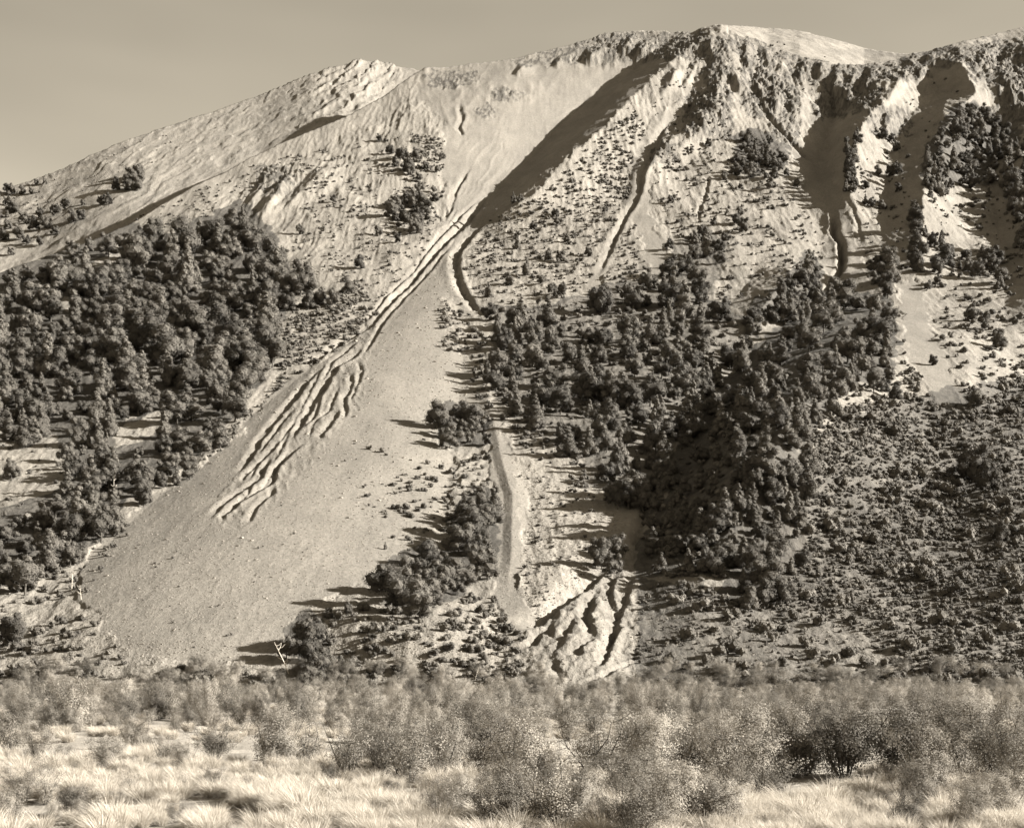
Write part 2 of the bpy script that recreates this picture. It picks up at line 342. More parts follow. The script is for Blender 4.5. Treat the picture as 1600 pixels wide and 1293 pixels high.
# surface colour (brightness of the bare material, plus painted ravine shade; toned sepia in the shader)
cn = fbm(X/22, Y/40, 4, 61); cf = fbm(X/2.2, Y/4, 3, 62)
alb = .44+.07*cn
alb = np.where(scree, .40+.035*cn+.045*np.clip(flow,-.6,.8)*np.where(V < 440, 1, .7)+.03*n_f*(V > 440), alb)
dotty = [(440,260),(700,200),(690,340),(640,430),(560,480),(450,440)]
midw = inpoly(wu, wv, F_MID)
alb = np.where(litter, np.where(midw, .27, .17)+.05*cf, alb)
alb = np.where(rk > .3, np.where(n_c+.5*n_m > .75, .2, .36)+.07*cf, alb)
alb = np.where(deb, .38+.05*cf, alb)
rav_shade = inpoly(wu, wv, [(1200,520),(1290,520),(1260,640),(1180,760),(1130,900),(1000,900),(992,860),(1040,780),(1060,700),(1120,610)])
alb = np.where(rav_shade & ~deb, .17+.05*cf, alb)  # dark litter tone that also paints in the shade of the ravine
lowr = inpoly(wu, wv, [(1255,690),(1400,620),(1800,560),(1800,1100),(990,1100),(1000,900),(1120,930)])
alb = np.where(lowr, np.where((V > 935) & (U > 1080), .28, .2)+.06*cn+.06*cf, alb)
alb = np.where(inpoly(wu, wv, [(800,690),(930,780),(1010,800),(985,870),(900,915),(830,975),(815,880)]), .50, alb)
farst = ridged((V-vc[None,:])/13+.3*cn, U/260, 3, 66)-.6
alb = np.where(farm > 0, np.where((rfin+nfine*.5 > .75) & (U < 1100), .3, .42+.09*farst), alb)
rough = np.where(scree, .6, 1.0)+.8*(rk > .3)
alb = np.clip(alb*.315, .03, .27)

# first surface met along each line of sight, for planting
def make_planter():
    vmin = np.minimum.accumulate(V, axis=0)
    def plant(u, v):
        fj = np.interp(u, ucols, np.arange(len(ucols))); j = int(round(fj)); j = min(max(j,0), len(ucols)-1)
        i = int(np.argmax(vmin[:,j] <= v))
        if vmin[i,j] > v: return None
        yy = Yr[i]
        if i > 0 and V[i-1,j] != V[i,j]:
            t = np.clip((V[i-1,j]-v)/(V[i-1,j]-V[i,j]), 0, 1); yy = Yr[i-1]+t*(Yr[i]-Yr[i-1]); zz = Z[i-1,j]+t*(Z[i,j]-Z[i-1,j])
        else: zz = Z[i,j]
        return ((u-CX)/F_PX*yy, yy, zz)
    return plant
plant = make_planter()

def grid_mesh(name, X, Y, Z, attrs):
    nr, nc = X.shape
    me = bpy.data.meshes.new(name)
    co = np.stack([X, Y, Z], -1).reshape(-1, 3).astype(np.float32)
    idx = np.arange(nr*nc).reshape(nr, nc)
    q = np.stack([idx[:-1,:-1], idx[:-1,1:], idx[1:,1:], idx[1:,:-1]], -1).reshape(-1, 4)
    me.vertices.add(len(co)); me.vertices.foreach_set('co', co.ravel())
    me.loops.add(q.size); me.loops.foreach_set('vertex_index', q.ravel().astype(np.int32))
    me.polygons.add(len(q)); me.polygons.foreach_set('loop_start', (np.arange(len(q))*4).astype(np.int32))
    me.polygons.foreach_set('use_smooth', np.ones(len(q), bool))
    me.update(calc_edges=True)
    for k, a in attrs.items():
        at = me.attributes.new(k, 'FLOAT', 'POINT'); at.data.foreach_set('value', a.ravel().astype(np.float32))
    return me

# ------------------------------------------------------------------ materials
TONE = (1.0, .893, .745)
def new_mat(name):
    m = bpy.data.materials.new(name); m.use_nodes = True; t = m.node_tree; t.nodes.clear()
    o = t.nodes.new('ShaderNodeOutputMaterial'); b = t.nodes.new('ShaderNodeBsdfPrincipled')
    b.inputs['Roughness'].default_value = .9; b.inputs['Specular IOR Level'].default_value = .15
    t.links.new(b.outputs[0], o.inputs[0]); return m, t, b
def mth(t, op, a, b=None, c=None):
    n = t.nodes.new('ShaderNodeMath'); n.operation = op
    for i, x in enumerate((a, b, c)):
        if x is None: continue
        if isinstance(x, (int, float)): n.inputs[i].default_value = x
        else: t.links.new(x, n.inputs[i])
    return n.outputs[0]
def noise(t, scale, detail=3, rough=.6, stretch=(1,1,1)):
    c = t.nodes.new('ShaderNodeTexCoord'); mp = t.nodes.new('ShaderNodeMapping'); mp.inputs['Scale'].default_value = stretch
    n = t.nodes.new('ShaderNodeTexNoise'); n.inputs['Scale'].default_value = scale; n.inputs['Detail'].default_value = detail; n.inputs['Roughness'].default_value = rough
    t.links.new(c.outputs['Object'], mp.inputs[0]); t.links.new(mp.outputs[0], n.inputs[0]); return n.outputs[0]
def toned(t, b, val):
    s = t.nodes.new('ShaderNodeVectorMath'); s.operation = 'SCALE'; s.inputs[0].default_value = TONE
    t.links.new(val, s.inputs['Scale']); t.links.new(s.outputs[0], b.inputs['Base Color'])
def terrain_mat():
    m, t, b = new_mat('mountain_ground')
    a = t.nodes.new('ShaderNodeAttribute'); a.attribute_name = 'bright'
    r = t.nodes.new('ShaderNodeAttribute'); r.attribute_name = 'rough'
    n1 = noise(t, .9, 4, .7, (1,.6,1)); n2 = noise(t, .12, 4, .6, (1,.35,.6))
    n3 = noise(t, 2.6, 2, .6)
    v = mth(t, 'MULTIPLY', a.outputs['Fac'], mth(t, 'MULTIPLY_ADD', n1, 1.1, .45))
    v = mth(t, 'MULTIPLY', v, mth(t, 'MULTIPLY_ADD', n2, .5, .75))
    v = mth(t, 'MULTIPLY', v, mth(t, 'MULTIPLY_ADD', n3, .5, .75))
    v = mth(t, 'MINIMUM', v, .7)
    toned(t, b, v)
    bp = t.nodes.new('ShaderNodeBump'); bp.inputs['Distance'].default_value = 1.0
    t.links.new(mth(t, 'MULTIPLY', r.outputs['Fac'], .55), bp.inputs['Strength'])
    t.links.new(mth(t, 'MULTIPLY_ADD', n1, .9, mth(t, 'MULTIPLY', n3, .35)), bp.inputs['Height'])
    t.links.new(bp.outputs[0], b.inputs['Normal'])
    return m
def simple_mat(name, val, var=.25, nscale=2.0, namp=.4, trans=0):
    m, t, b = new_mat(name)
    oi = t.nodes.new('ShaderNodeObjectInfo')
    v = mth(t, 'MULTIPLY_ADD', oi.outputs['Random'], 2*var*val, val*(1-var))
    v = mth(t, 'MULTIPLY', v, mth(t, 'MULTIPLY_ADD', noise(t, nscale, 2), 2*namp, 1-namp))
    toned(t, b, v)
    if trans:
        tr = t.nodes.new('ShaderNodeBsdfTranslucent'); mx = t.nodes.new('ShaderNodeMixShader'); mx.inputs[0].default_value = trans
        s = t.nodes.new('ShaderNodeVectorMath'); s.operation = 'SCALE'; s.inputs[0].default_value = TONE
        t.links.new(v, s.inputs['Scale']); t.links.new(s.outputs[0], tr.inputs[0])
        o = [n for n in t.nodes if n.type == 'OUTPUT_MATERIAL'][0]
        t.links.new(b.outputs[0], mx.inputs[1]); t.links.new(tr.outputs[0], mx.inputs[2]); t.links.new(mx.outputs[0], o.inputs[0])
    return m
M_TER = terrain_mat()
M_LEAF = simple_mat('beech_foliage', .061, .3, 6, .45, .12)
M_CONE = simple_mat('cypress_foliage', .072, .22, 6, .45, .1)
M_SCRUB = simple_mat('scrub_foliage', .072, .35, 3, .4)
M_BUSH = simple_mat('thicket_foliage', .18, .42, 5, .3, .3)
M_BARK = simple_mat('bark', .06, .2, 20, .3)
M_DEAD = simple_mat('bleached_wood', .48, .1, 20, .2)
M_GRASS = simple_mat('straw_grass', .4, .06, 4, .1, .4)
M_STONE = simple_mat('scree_stone', .165, .3, 3, .2)

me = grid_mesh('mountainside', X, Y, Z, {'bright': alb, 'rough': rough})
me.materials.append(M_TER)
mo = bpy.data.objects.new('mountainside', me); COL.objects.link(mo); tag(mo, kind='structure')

# valley floor
xs = np.concatenate([-np.geomspace(6000,60,40), np.linspace(-58,58,160), np.geomspace(60,6000,40)])
ys = np.concatenate([np.linspace(-4000,5,20), np.linspace(6,110,150), np.linspace(112,272,70)])
def zfloor(x, y): return .16*fbm(x/4.5, y/4.5, 4, 81)+.05*fbm(x/.9, y/.9, 2, 83)-.02*np.clip(y-250,0,30)
VX, VY = np.meshgrid(xs, ys)
VZ = zfloor(VX, VY)
me = grid_mesh('valley_floor', VX, VY, VZ, {'bright': .2+.04*fbm(VX/5, VY/5, 4, 85), 'rough': np.full_like(VX, .25)})
me.materials.append(M_TER)
vf = bpy.data.objects.new('valley_floor', me); COL.objects.link(vf); tag(vf, kind='structure')

# ------------------------------------------------------------------ plant meshes
def mesh_np(name, verts, faces, mat, smooth_=False):
    me = bpy.data.meshes.new(name); me.from_pydata([tuple(v) for v in verts], [], faces); me.materials.append(mat)
    if smooth_: me.polygons.foreach_set('use_smooth', [True]*len(me.polygons))
    me.update(); return me
def quads(pos, nrm, size, rng, aspect=1.0):
    n = len(pos); nrm = nrm/np.linalg.norm(nrm, axis=1, keepdims=True)
    a = rng.normal(size=(n,3)); t = np.cross(nrm, a); t /= np.linalg.norm(t, axis=1, keepdims=True)+1e-9; b = np.cross(nrm, t)
    s = size[:,None] if np.ndim(size) else np.full((n,1), size)
    c = [pos-t*s*.9-b*s*.25*aspect, pos+t*s*.15-b*s*.8*aspect, pos+t*s*.95+b*s*.2*aspect, pos-t*s*.1+b*s*.85*aspect]
    v = np.stack(c, 1).reshape(-1,3); f = np.arange(n*4).reshape(n,4)
    return v, f
ICO = None
def ico():
    global ICO
    if ICO is None:
        import bmesh
        bm = bmesh.new(); bmesh.ops.create_icosphere(bm, subdivisions=1, radius=1)
        v = np.array([x.co[:] for x in bm.verts]); f = [[q.index for q in p.verts] for p in bm.faces]; bm.free()
        bm = bmesh.new(); bmesh.ops.create_icosphere(bm, subdivisions=2, radius=1)
        v2 = np.array([x.co[:] for x in bm.verts]); f2 = [[q.index for q in p.verts] for p in bm.faces]; bm.free()
        ICO = (v, f, v2, f2)
    return ICO
def crown_mesh(name, seed, kind, mat, nq=4200):
    rng = np.random.default_rng(seed); L = []
    if kind == 'round':
        sq = rng.uniform(.85, 1.15); lean = rng.normal(0, .05, 2)
        for i in range(rng.integers(15, 22)):
            a = rng.uniform(0, 6.283); z = rng.uniform(.2, .86); rr = .34*math.sqrt(max(.05, 1-((z-.48)/.5)**2))*rng.uniform(.35, 1)
            L.append((math.cos(a)*rr*sq+lean[0]*z, math.sin(a)*rr+lean[1]*z, z, rng.uniform(.085, .19)))
        L.append((0,0,.5,.26))
    elif kind == 'cone':
        for i in range(24):
            z = rng.uniform(.1, .95); rr = .25*(1-z)**.75*rng.uniform(.4, 1); a = rng.uniform(0, 6.283)
            L.append((math.cos(a)*rr, math.sin(a)*rr, z, .05+.11*(1-z)*rng.uniform(.7, 1.2)))
        L.append((0,0,.93,.055)); L.append((0,0,.5,.14)); L.append((0,0,.3,.17))
    else:   # scrub: low, wide, ragged
        for i in range(rng.integers(4, 7)):
            a = rng.uniform(0, 6.283); rr = rng.uniform(.1, .5)
            L.append((math.cos(a)*rr, math.sin(a)*rr, rng.uniform(.15, .5), rng.uniform(.2, .36)))
    L = np.array(L); V_, F_ = [], []; off = 0
    w = L[:,3]**2; cnt = np.maximum((nq*w/w.sum()).astype(int), 5)
    for k, (x, y, z, r) in enumerate(L):
        d = rng.normal(size=(cnt[k],3)); d /= np.linalg.norm(d, axis=1, keepdims=True)
        p = np.array([x,y,z])+d*r*rng.uniform(.82, 1.12, (cnt[k],1))
        inside = np.zeros(len(p), bool)
        for q in range(len(L)):
            if q != k: inside |= np.linalg.norm(p-L[q,:3], axis=1) < L[q,3]*.78
        p = p[~inside]; d = d[~inside]
        if not len(p): continue
        out_ = p-np.array([0,0,.42]); out_ /= np.linalg.norm(out_, axis=1, keepdims=True)
        sz = rng.uniform(.009, .020, len(p))*(1 if kind != 'scrub' else 3.0)
        v, f = quads(p, d*.9+out_*.5+.32*rng.normal(size=p.shape), sz, rng)
        V_.append(v); F_ += (f+off).tolist(); off += len(v)
    iv, if_ = ico()[0], ico()[1]
    for k, (x, y, z, r) in enumerate(L):
        v = iv*r*.84*rng.uniform(.9, 1.1, (len(iv),1))+np.array([x,y,z]); V_.append(v)
        F_ += [[q+off for q in ff] for ff in if_]; off += len(v)
    V_ = np.concatenate(V_)
    if kind == 'scrub': V_[:,2] = np.maximum(V_[:,2], -.15)
    return mesh_np(name, V_, F_, mat)
def tube(pts, r0, r1, ns=5):
    V_, F_ = [], []
    pts = [np.array(p, float) for p in pts]
    for i, p in enumerate(pts):
        d = pts[min(i+1,len(pts)-1)]-pts[max(i-1,0)]; d = d/(np.linalg.norm(d)+1e-9)
        a = np.cross(d, [0.3,1,.1]); a /= np.linalg.norm(a)+1e-9; b = np.cross(d, a)
        r = r0+(r1-r0)*i/(len(pts)-1)
        for k in range(ns):
            t = 2*math.pi*k/ns; V_.append(p+r*(math.cos(t)*a+math.sin(t)*b))
    for i in range(len(pts)-1):
        for k in range(ns):
            F_.append([i*ns+k, i*ns+(k+1)%ns, (i+1)*ns+(k+1)%ns, (i+1)*ns+k])
    F_.append([(len(pts)-1)*ns+k for k in range(ns)])
    return V_, F_
def join_tubes(tl):
    V_, F_ = [], []
    for v, f in tl:
        o = len(V_); V_ += list(v); F_ += [[q+o for q in ff] for ff in f]
    return V_, F_
def trunk_mesh(name, seed, kind, mat):
    rng = random.Random(seed); T = []
    top = .62 if kind == 'round' else .85
    T.append(tube([(0,0,-.06),(rng.uniform(-.01,.01),0,.12),(rng.uniform(-.02,.02),.01,.35),(0,0,top)], .03, .008, 6))
    for i in range(6 if kind == 'round' else 4):
        a = rng.uniform(0, 6.28); z = rng.uniform(.14, .45); L = rng.uniform(.15, .3)
        T.append(tube([(0,0,z),(math.cos(a)*L*.5,math.sin(a)*L*.5,z+L*.35),(math.cos(a)*L,math.sin(a)*L,z+L*.8)], .013, .004, 4))
    v, f = join_tubes(T); return mesh_np(name, v, f, mat)

CROWN_R = [crown_mesh('beech_crown', 100+i, 'round', M_LEAF) for i in range(7)]
CROWN_C = [crown_mesh('cypress_crown', 200+i, 'cone', M_CONE, 3400) for i in range(5)]
TRUNK_R = [trunk_mesh('beech_trunk', i, 'round', M_BARK) for i in range(2)]
TRUNK_C = [trunk_mesh('cypress_trunk', i+9, 'cone', M_BARK) for i in range(2)]
SCRUB = [crown_mesh('scrub_bush', 300+i, 'scrub', M_SCRUB, 300) for i in range(5)]

def bush_meshes(seed, dense=1.0):
    rng = np.random.default_rng(seed); T = []; tips = []
    for i in range(9):
        a = rng.uniform(0, 6.283); sp = rng.uniform(.1, .62); h = rng.uniform(.55, .95)
        p0 = np.array([math.cos(a)*.04, math.sin(a)*.04, -.05]); p3 = np.array([math.cos(a)*sp, math.sin(a)*sp, h])
        p1 = p0+(p3-p0)*.35+rng.normal(0,.05,3); p2 = p0+(p3-p0)*.7+rng.normal(0,.05,3)
        T.append(tube([p0,p1,p2,p3], .013, .004, 4)); tips.append(p3); tips.append(p2*.5+p3*.5)
        for k in range(5):
            q = [p1,p2,p3][rng.integers(0,3)]; e = q+rng.normal(0,.17,3)+np.array([0,0,.08]); e[2] = min(max(e[2], .12), 1.0)
            mid = (q+e)/2+rng.normal(0,.03,3)
            T.append(tube([q,mid,e], .006, .0025, 3)); tips.append(e)
            for w in range(2):
                e2 = e+rng.normal(0,.09,3); T.append(tube([mid,e2], .003, .0015, 3)); tips.append(e2)
    v, f = join_tubes(T); bm_ = mesh_np('bush_branches', v, f, M_BARK)
    tips = np.array(tips); n = int(15000*dense)
    c = tips[rng.integers(0, len(tips), n)]*np.where(rng.uniform(size=(n,1)) < .3, rng.uniform(.35, .9, (n,1)), 1); r = rng.normal(0, 1, (n,3))*np.array([.062,.062,.045])
    p = c+r; p[:,2] = np.maximum(p[:,2], .04)
    nr = r/.12+2.2*(p-np.array([0,0,.25]))+.35*rng.normal(size=p.shape)
    lv, lf = quads(p, nr, rng.uniform(.0065, .0145, n), rng, 1.0)
    return mesh_np('bush_foliage', lv, lf.tolist(), M_BUSH), bm_
BUSH = [bush_meshes(400+i, (1.0,1.2,.8,1.1,.45)[i]) for i in range(5)]

def tussock_mesh(seed, n=620, flat=0):
    rng = np.random.default_rng(seed); V_, F_ = [], []
    for i in range(n):
        a = rng.uniform(0, 6.283); r0 = .2*math.sqrt(rng.uniform()); ln = rng.uniform(.35, 1.0)**.7*rng.uniform(.7, 1.1); lean = abs(rng.normal(0, .36))+r0*1.5+flat
        lean = min(lean, 1.25); wind = -.12
        ca, sa = math.cos(a), math.sin(a)
        pts = []
        for t, bend in ((0,.4),(.45,.8),(.8,1.15),(1,1.5)):
            th = min(lean*bend, 1.45); pts.append((ca*(r0+ln*t*math.sin(th)*.85)+wind*t*t, sa*(r0+ln*t*math.sin(th)*.85), ln*t*math.cos(th)-.03))
        b = rng.uniform(0, 6.283); wx, wy = math.cos(b), math.sin(b); w = rng.uniform(.003, .0065)
        o = len(V_)
        for k, p in enumerate(pts[:3]):
            ww = w*(1,.9,.6)[k]
            V_.append((p[0]-wx*ww, p[1]-wy*ww, p[2])); V_.append((p[0]+wx*ww, p[1]+wy*ww, p[2]))
        V_.append(pts[3]); F_ += [[o,o+1,o+3,o+2],[o+2,o+3,o+5,o+4],[o+4,o+5,o+6]]
    return mesh_np('grass_blades', V_, F_, M_GRASS)
TUSS = [tussock_mesh(500+i, 620, (0,.05,.1,.15)[i]) for i in range(4)]

def stone_mesh(seed):
    rng = np.random.default_rng(seed); v = ico()[0]*rng.uniform(.7, 1.2, (12 if len(ico()[0]) == 12 else len(ico()[0]),1))*np.array([1,.8,.6])
    return mesh_np('stone', v, ico()[1], M_STONE)
STONE = [stone_mesh(i) for i in range(3)]

# ------------------------------------------------------------------ where things grow
class Item:
    __slots__ = ('k','u','v','h','w','loc','var','rot','zone')
def item(k, u, v, hpx, zone, w=1.0):
    """a plant whose crown centre is seen at (u,v) and which is hpx tall"""
    p = plant(u, v+hpx*.48)
    if p is None: return None
    it = Item(); it.k = k; it.u = u; it.v = v; it.h = hpx; it.w = w; it.loc = p; it.zone = zone
    it.var = random.randrange(100); it.rot = random.uniform(0, 6.283); return it
TREES = []
def scatter(poly, spacing, hlo, hhi, zone, pc=.2, holes=(), jitter=.45, keep=1.0):
    us = [p[0] for p in poly]; vs = [p[1] for p in poly]; v = min(vs); row = 0
    while v < max(vs):
        u = min(us)+(spacing/2 if row % 2 else 0)
        while u < max(us):
            uu = u+random.uniform(-jitter, jitter)*spacing; vv = v+random.uniform(-jitter, jitter)*spacing*.8
            u += spacing
            if random.random() > keep or uu < -50 or uu > 1650: continue
            if not inpoly(np.array([uu]), np.array([vv]), poly)[0]: continue
            if any(inpoly(np.array([uu]), np.array([vv]), h)[0] for h in holes): continue
            h = random.uniform(hlo, hhi)*random.choice((.55,.75,.9,1,1.1,1.3))
            k = 'cone' if random.random() < pc else 'round'
            it = item(k, uu, vv, h*(1.15 if k == 'cone' else 1), zone, random.uniform(.9, 1.25) if k == 'round' else random.uniform(.9, 1.3))
            if it: TREES.append(it)
        v += spacing*.72; row += 1
Z_LF = 'in the dense left forest'
scatter(F_LEFT, 27, 34, 58, Z_LF, .2, HO+[[(-90,600),(1000,600),(1000,2000),(-90,2000)]])
scatter(F_LEFT, 25, 30, 44, 'in the open wood left of the fan', .4, HO+[[(-90,-10),(1000,-10),(1000,602),(-90,602)]], keep=.85)
scatter(F_LEFT2, 32, 38, 54, 'in the loose lower left wood', .3, keep=.8)
scatter(F_MID, 29, 31, 48, 'in the central wood right of the fan', .38,
        [[(880,500),(960,470),(1040,480),(960,520)],[(860,600),(900,560),(890,590)],[(800,690),(860,620),(900,640),(870,690)],[(1100,480),(1170,500),(1150,560),(1100,530)],[(870,530),(920,520),(905,560)],[(1045,690),(1090,640),(1120,640),(1080,710),(1050,730)]], keep=.88)
scatter(F_RIGHT, 28, 32, 50, 'on the right bank of the ravine', .4, [[(1060,800),(1100,740),(1160,660),(1180,600),(1140,720),(1110,830)]], keep=.9)
scatter([(1060,540),(1140,560),(1190,590),(1180,680),(1130,800),(1100,880),(1010,880),(1020,800),(1060,700)], 29, 24, 36, 'in the shaded bed of the ravine', .35, keep=.9)
scatter(F_STRIP, 20, 26, 36, 'in the strip beside the black gully', .1)
scatter(F_UP, 17, 19, 26, 'in the high right wood', .3)
scatter(F_KNOLL, 14, 15, 21, 'in the copse on the knoll', .1)
scatter(F_CLUMP, 31, 45, 62, 'between the fan and pale track', .1)
scatter(F_CLUMP2, 24, 36, 48, 'in the clump on the fan edge', .0)
scatter(F_CLUMP3, 30, 48, 62, 'in the clump at the fan foot', .0)
scatter([(1320,215),(1345,200),(1335,250),(1335,305),(1320,300)], 12, 17, 23, 'in the line along the canyon', .2)
scatter([(1428,315),(1446,315),(1446,425),(1426,425)], 16, 20, 30, 'in the vertical row below high wood', .3)
scatter([(1360,408),(1390,402),(1402,430),(1385,452),(1362,440)], 17, 24, 34, 'in the clump left of right fan', .1)
scatter([(1470,370),(1510,385),(1560,395),(1572,430),(1560,450),(1500,425),(1470,400)], 19, 24, 34, 'in the clump above the right fan', .3)
scatter([(1575,235),(1640,215),(1640,400),(1590,385),(1575,300)], 18, 20, 30, 'in the wood at the right edge', .3)
scatter([(-60,290),(0,285),(28,300),(18,335),(-60,350)], 15, 16, 24, 'on the far left skyline', .1)
scatter([(605,318),(640,300),(665,310),(668,345),(640,360),(610,345)], 15, 20, 27, 'in the copse left of the scree chute', .0)
Z_ = 'alone on the open slope'
EXPL = [  # (kind, u, v, height px, zone)
 ('round',470,432,52,'just right of the left forest'),('round',440,420,34,'just right of the left forest'),
 ('round',500,462,28,'in the row right of the left forest'),('round',522,465,26,'in the row right of the left forest'),('round',545,445,24,'in the row right of the left forest'),('round',480,468,26,'in the row right of the left forest'),
 ('round',560,408,22,'on the pale slope above the scree runnels'),('round',520,310,11,'alone on the bright upper slope'),('round',470,358,16,'right of the left forest top'),('round',592,360,15,'on the slope below the chute copse'),('round',622,372,13,'on the slope below the chute copse'),
 ('round',592,215,12,'among scattered trees left of chute'),('round',610,232,16,'among scattered trees left of chute'),('round',625,240,18,'among scattered trees left of chute'),('round',636,257,22,'among scattered trees left of chute'),('round',640,265,18,'among scattered trees left of chute'),('round',618,253,14,'among scattered trees left of chute'),
 ('round',635,240,13,'among scattered trees left of chute'),('round',650,238,14,'among scattered trees left of chute'),('round',665,258,13,'among scattered trees left of chute'),('round',690,245,13,'among scattered trees left of chute'),('round',655,275,13,'among scattered trees left of chute'),
 ('round',656,292,17,'beside the chute'),('round',678,295,11,'beside the chute'),('round',680,308,13,'beside the chute'),('round',684,262,12,'beside the chute'),
 ('round',180,288,18,'on the far left spur'),('round',205,272,22,'on the far left spur'),('round',215,266,22,'on the far left spur'),('round',200,285,24,'on the far left spur'),('round',212,285,24,'on the far left spur'),('round',220,280,16,'on the far left spur'),
 ('round',168,310,18,'below the clump on the far left spur'),('round',156,313,14,'below the clump on the far left spur'),('round',129,316,9,'below the clump on the far left spur'),
 ('round',102,318,18,'in the row crossing the far left spur'),('round',86,328,20,'in the row crossing the far left spur'),('round',115,338,20,'in the row crossing the far left spur'),('round',125,335,17,'in the row crossing the far left spur'),('round',72,345,22,'in the row crossing the far left spur'),
 ('round',52,348,22,'in the row crossing the far left spur'),('round',85,360,14,'in the row crossing the far left spur'),('round',28,362,24,'in the row crossing the far left spur'),('round',5,366,20,'in the row crossing the far left spur'),('round',42,374,14,'in the row crossing the far left spur'),('round',62,376,15,'in the row crossing the far left spur'),('round',18,392,12,'lowest on the far left spur'),
 ('round',62,332,16,'in the row crossing the far left spur'),('round',38,340,18,'in the row crossing the far left spur'),('round',12,350,16,'in the row crossing the far left spur'),('round',50,297,12,'near the far left skyline'),('round',36,297,13,'near the far left skyline'),('round',56,284,10,'near the far left skyline'),('round',70,283,9,'near the far left skyline'),
 ('round',1107,222,13,'alone above the central knoll copse'),('round',1048,311,13,'alone beside the central gully'),('round',945,327,11,'alone by the pale landslip scar'),
 ('round',868,332,14,'below the long shaded ridge'),('round',869,345,12,'below the long shaded ridge'),('round',833,352,13,'below the long shaded ridge'),('round',885,372,13,'below the long shaded ridge'),('cone',808,378,20,'below the long shaded ridge'),
 ('round',856,397,16,'in the row above central wood'),('round',877,400,17,'in the row above central wood'),('round',919,393,15,'in the row above central wood'),('cone',822,415,26,'in the row above central wood'),('round',846,436,14,'above the central wood'),
 ('cone',763,452,22,'beside the curved black runnel'),('round',797,436,18,'above the central wood'),('round',862,450,17,'above the central wood'),('round',879,452,20,'above the central wood'),('round',940,462,17,'above the central wood'),('round',980,455,24,'above the central wood'),('round',1012,436,32,'above the central wood'),
 ('cone',802,308,16,'in the mouth of the shaded gully'),('round',813,310,13,'in the mouth of the shaded gully'),
 ('round',1157,330,13,'on the dotted slope below knoll'),('round',1150,342,18,'on the dotted slope below knoll'),('round',1162,352,22,'on the dotted slope below knoll'),('round',1134,368,18,'on the dotted slope below knoll'),('round',1115,346,12,'on the dotted slope below knoll'),('round',1096,360,20,'at the top of the central wood'),('round',1046,381,17,'at the top of the central wood'),('round',1084,375,16,'at the top of the central wood'),
 ('round',1203,286,15,'just below the knoll copse'),('round',1157,291,10,'just below the knoll copse'),('round',1245,286,14,'just below the knoll copse'),('round',1228,268,12,'just below the knoll copse'),('round',1132,274,14,'just below the knoll copse'),
 ('round',1380,208,17,'on the rib right of the canyon'),('round',1392,216,13,'on the rib right of the canyon'),('round',1400,228,15,'on the rib right of the canyon'),('round',1373,267,16,'on the rib right of the canyon'),('round',1391,266,18,'on the rib right of the canyon'),('round',1403,262,20,'on the rib right of the canyon'),('round',1353,288,14,'on the rib right of the canyon'),
 ('cone',1352,311,15,'on the pale rib below canyon trees'),('round',1361,315,14,'on the pale rib below canyon trees'),('round',1377,319,15,'on the pale rib below canyon trees'),('round',1404,292,13,'on the rib right of the canyon'),
 ('round',1463,413,28,'beside the row below high wood'),('round',1451,444,14,'at the head of the right fan'),('round',1464,438,16,'at the head of the right fan'),('round',1457,375,22,'beside the row below high wood'),
 ('cone',1478,296,16,'under the high right wood'),('cone',1454,300,16,'under the high right wood'),('cone',1571,257,24,'between high wood and right edge'),('cone',1545,300,13,'between high wood and right edge'),('cone',1558,235,17,'between high wood and right edge'),
 ('round',1519,488,26,'on the right fan slope'),('round',1560,530,28,'on the right fan slope'),('round',1398,612,28,'below the right bank wood'),('round',1458,562,16,'on the right fan slope'),('round',1525,620,34,'on the scrub slope far right'),
 ('round',1520,720,58,'above the long scrub shadow'),('round',1545,745,46,'above the long scrub shadow'),('round',1562,830,34,'low on the scrub slope far right'),('round',1540,500,26,'on the right fan slope'),
 ('round',940,862,46,'above the pale debris gully'),('round',962,850,40,'above the pale debris gully'),('round',955,880,34,'above the pale debris gully'),
 ('round',965,770,44,'at the tip of the central wood'),('round',1000,765,46,'at the tip of the central wood'),('round',1035,735,40,'at the tip of the central wood'),
 ('round',1100,880,26,'below the dark ravine wood'),('round',1168,935,36,'below the dark ravine wood'),('round',1205,905,36,'below the dark ravine wood'),('cone',1085,795,30,'in the bed of the dark ravine'),('round',1070,760,28,'in the bed of the dark ravine'),
 ('round',18,732,32,'alone on the left meadow'),('cone',36,655,32,'at the top of the pale meadow'),('cone',70,655,28,'at the top of the pale meadow'),('round',120,675,42,'right of the pale meadow'),
 ('round',115,785,34,'on the lower left slope'),('round',158,815,54,'at the left edge of the fan'),('round',70,805,40,'on the lower left slope'),('round',222,755,36,'at the left edge of the fan'),('round',150,775,30,'at the left edge of the fan'),
 ('round',46,907,28,'above the lower left scrub'),('round',20,985,56,'in the lower left scrub'),('round',110,865,36,'at the left edge of the fan'),
 ('round',765,485,26,'left on the central wood edge'),('cone',762,580,30,'left on the central wood edge'),
 ('cone',602,852,11,'alone on the right fan side'),('round',545,950,20,'at the foot of the debris fan'),
 ('round',760,795,46,'in the strip left of the track'),('round',745,830,46,'in the strip left of the track'),('round',750,860,50,'in the strip left of the track'),
]
for e in EXPL:
    it = item(e[0], e[1], e[2], e[3]*1.22, e[4])
    if it: TREES.append(it)

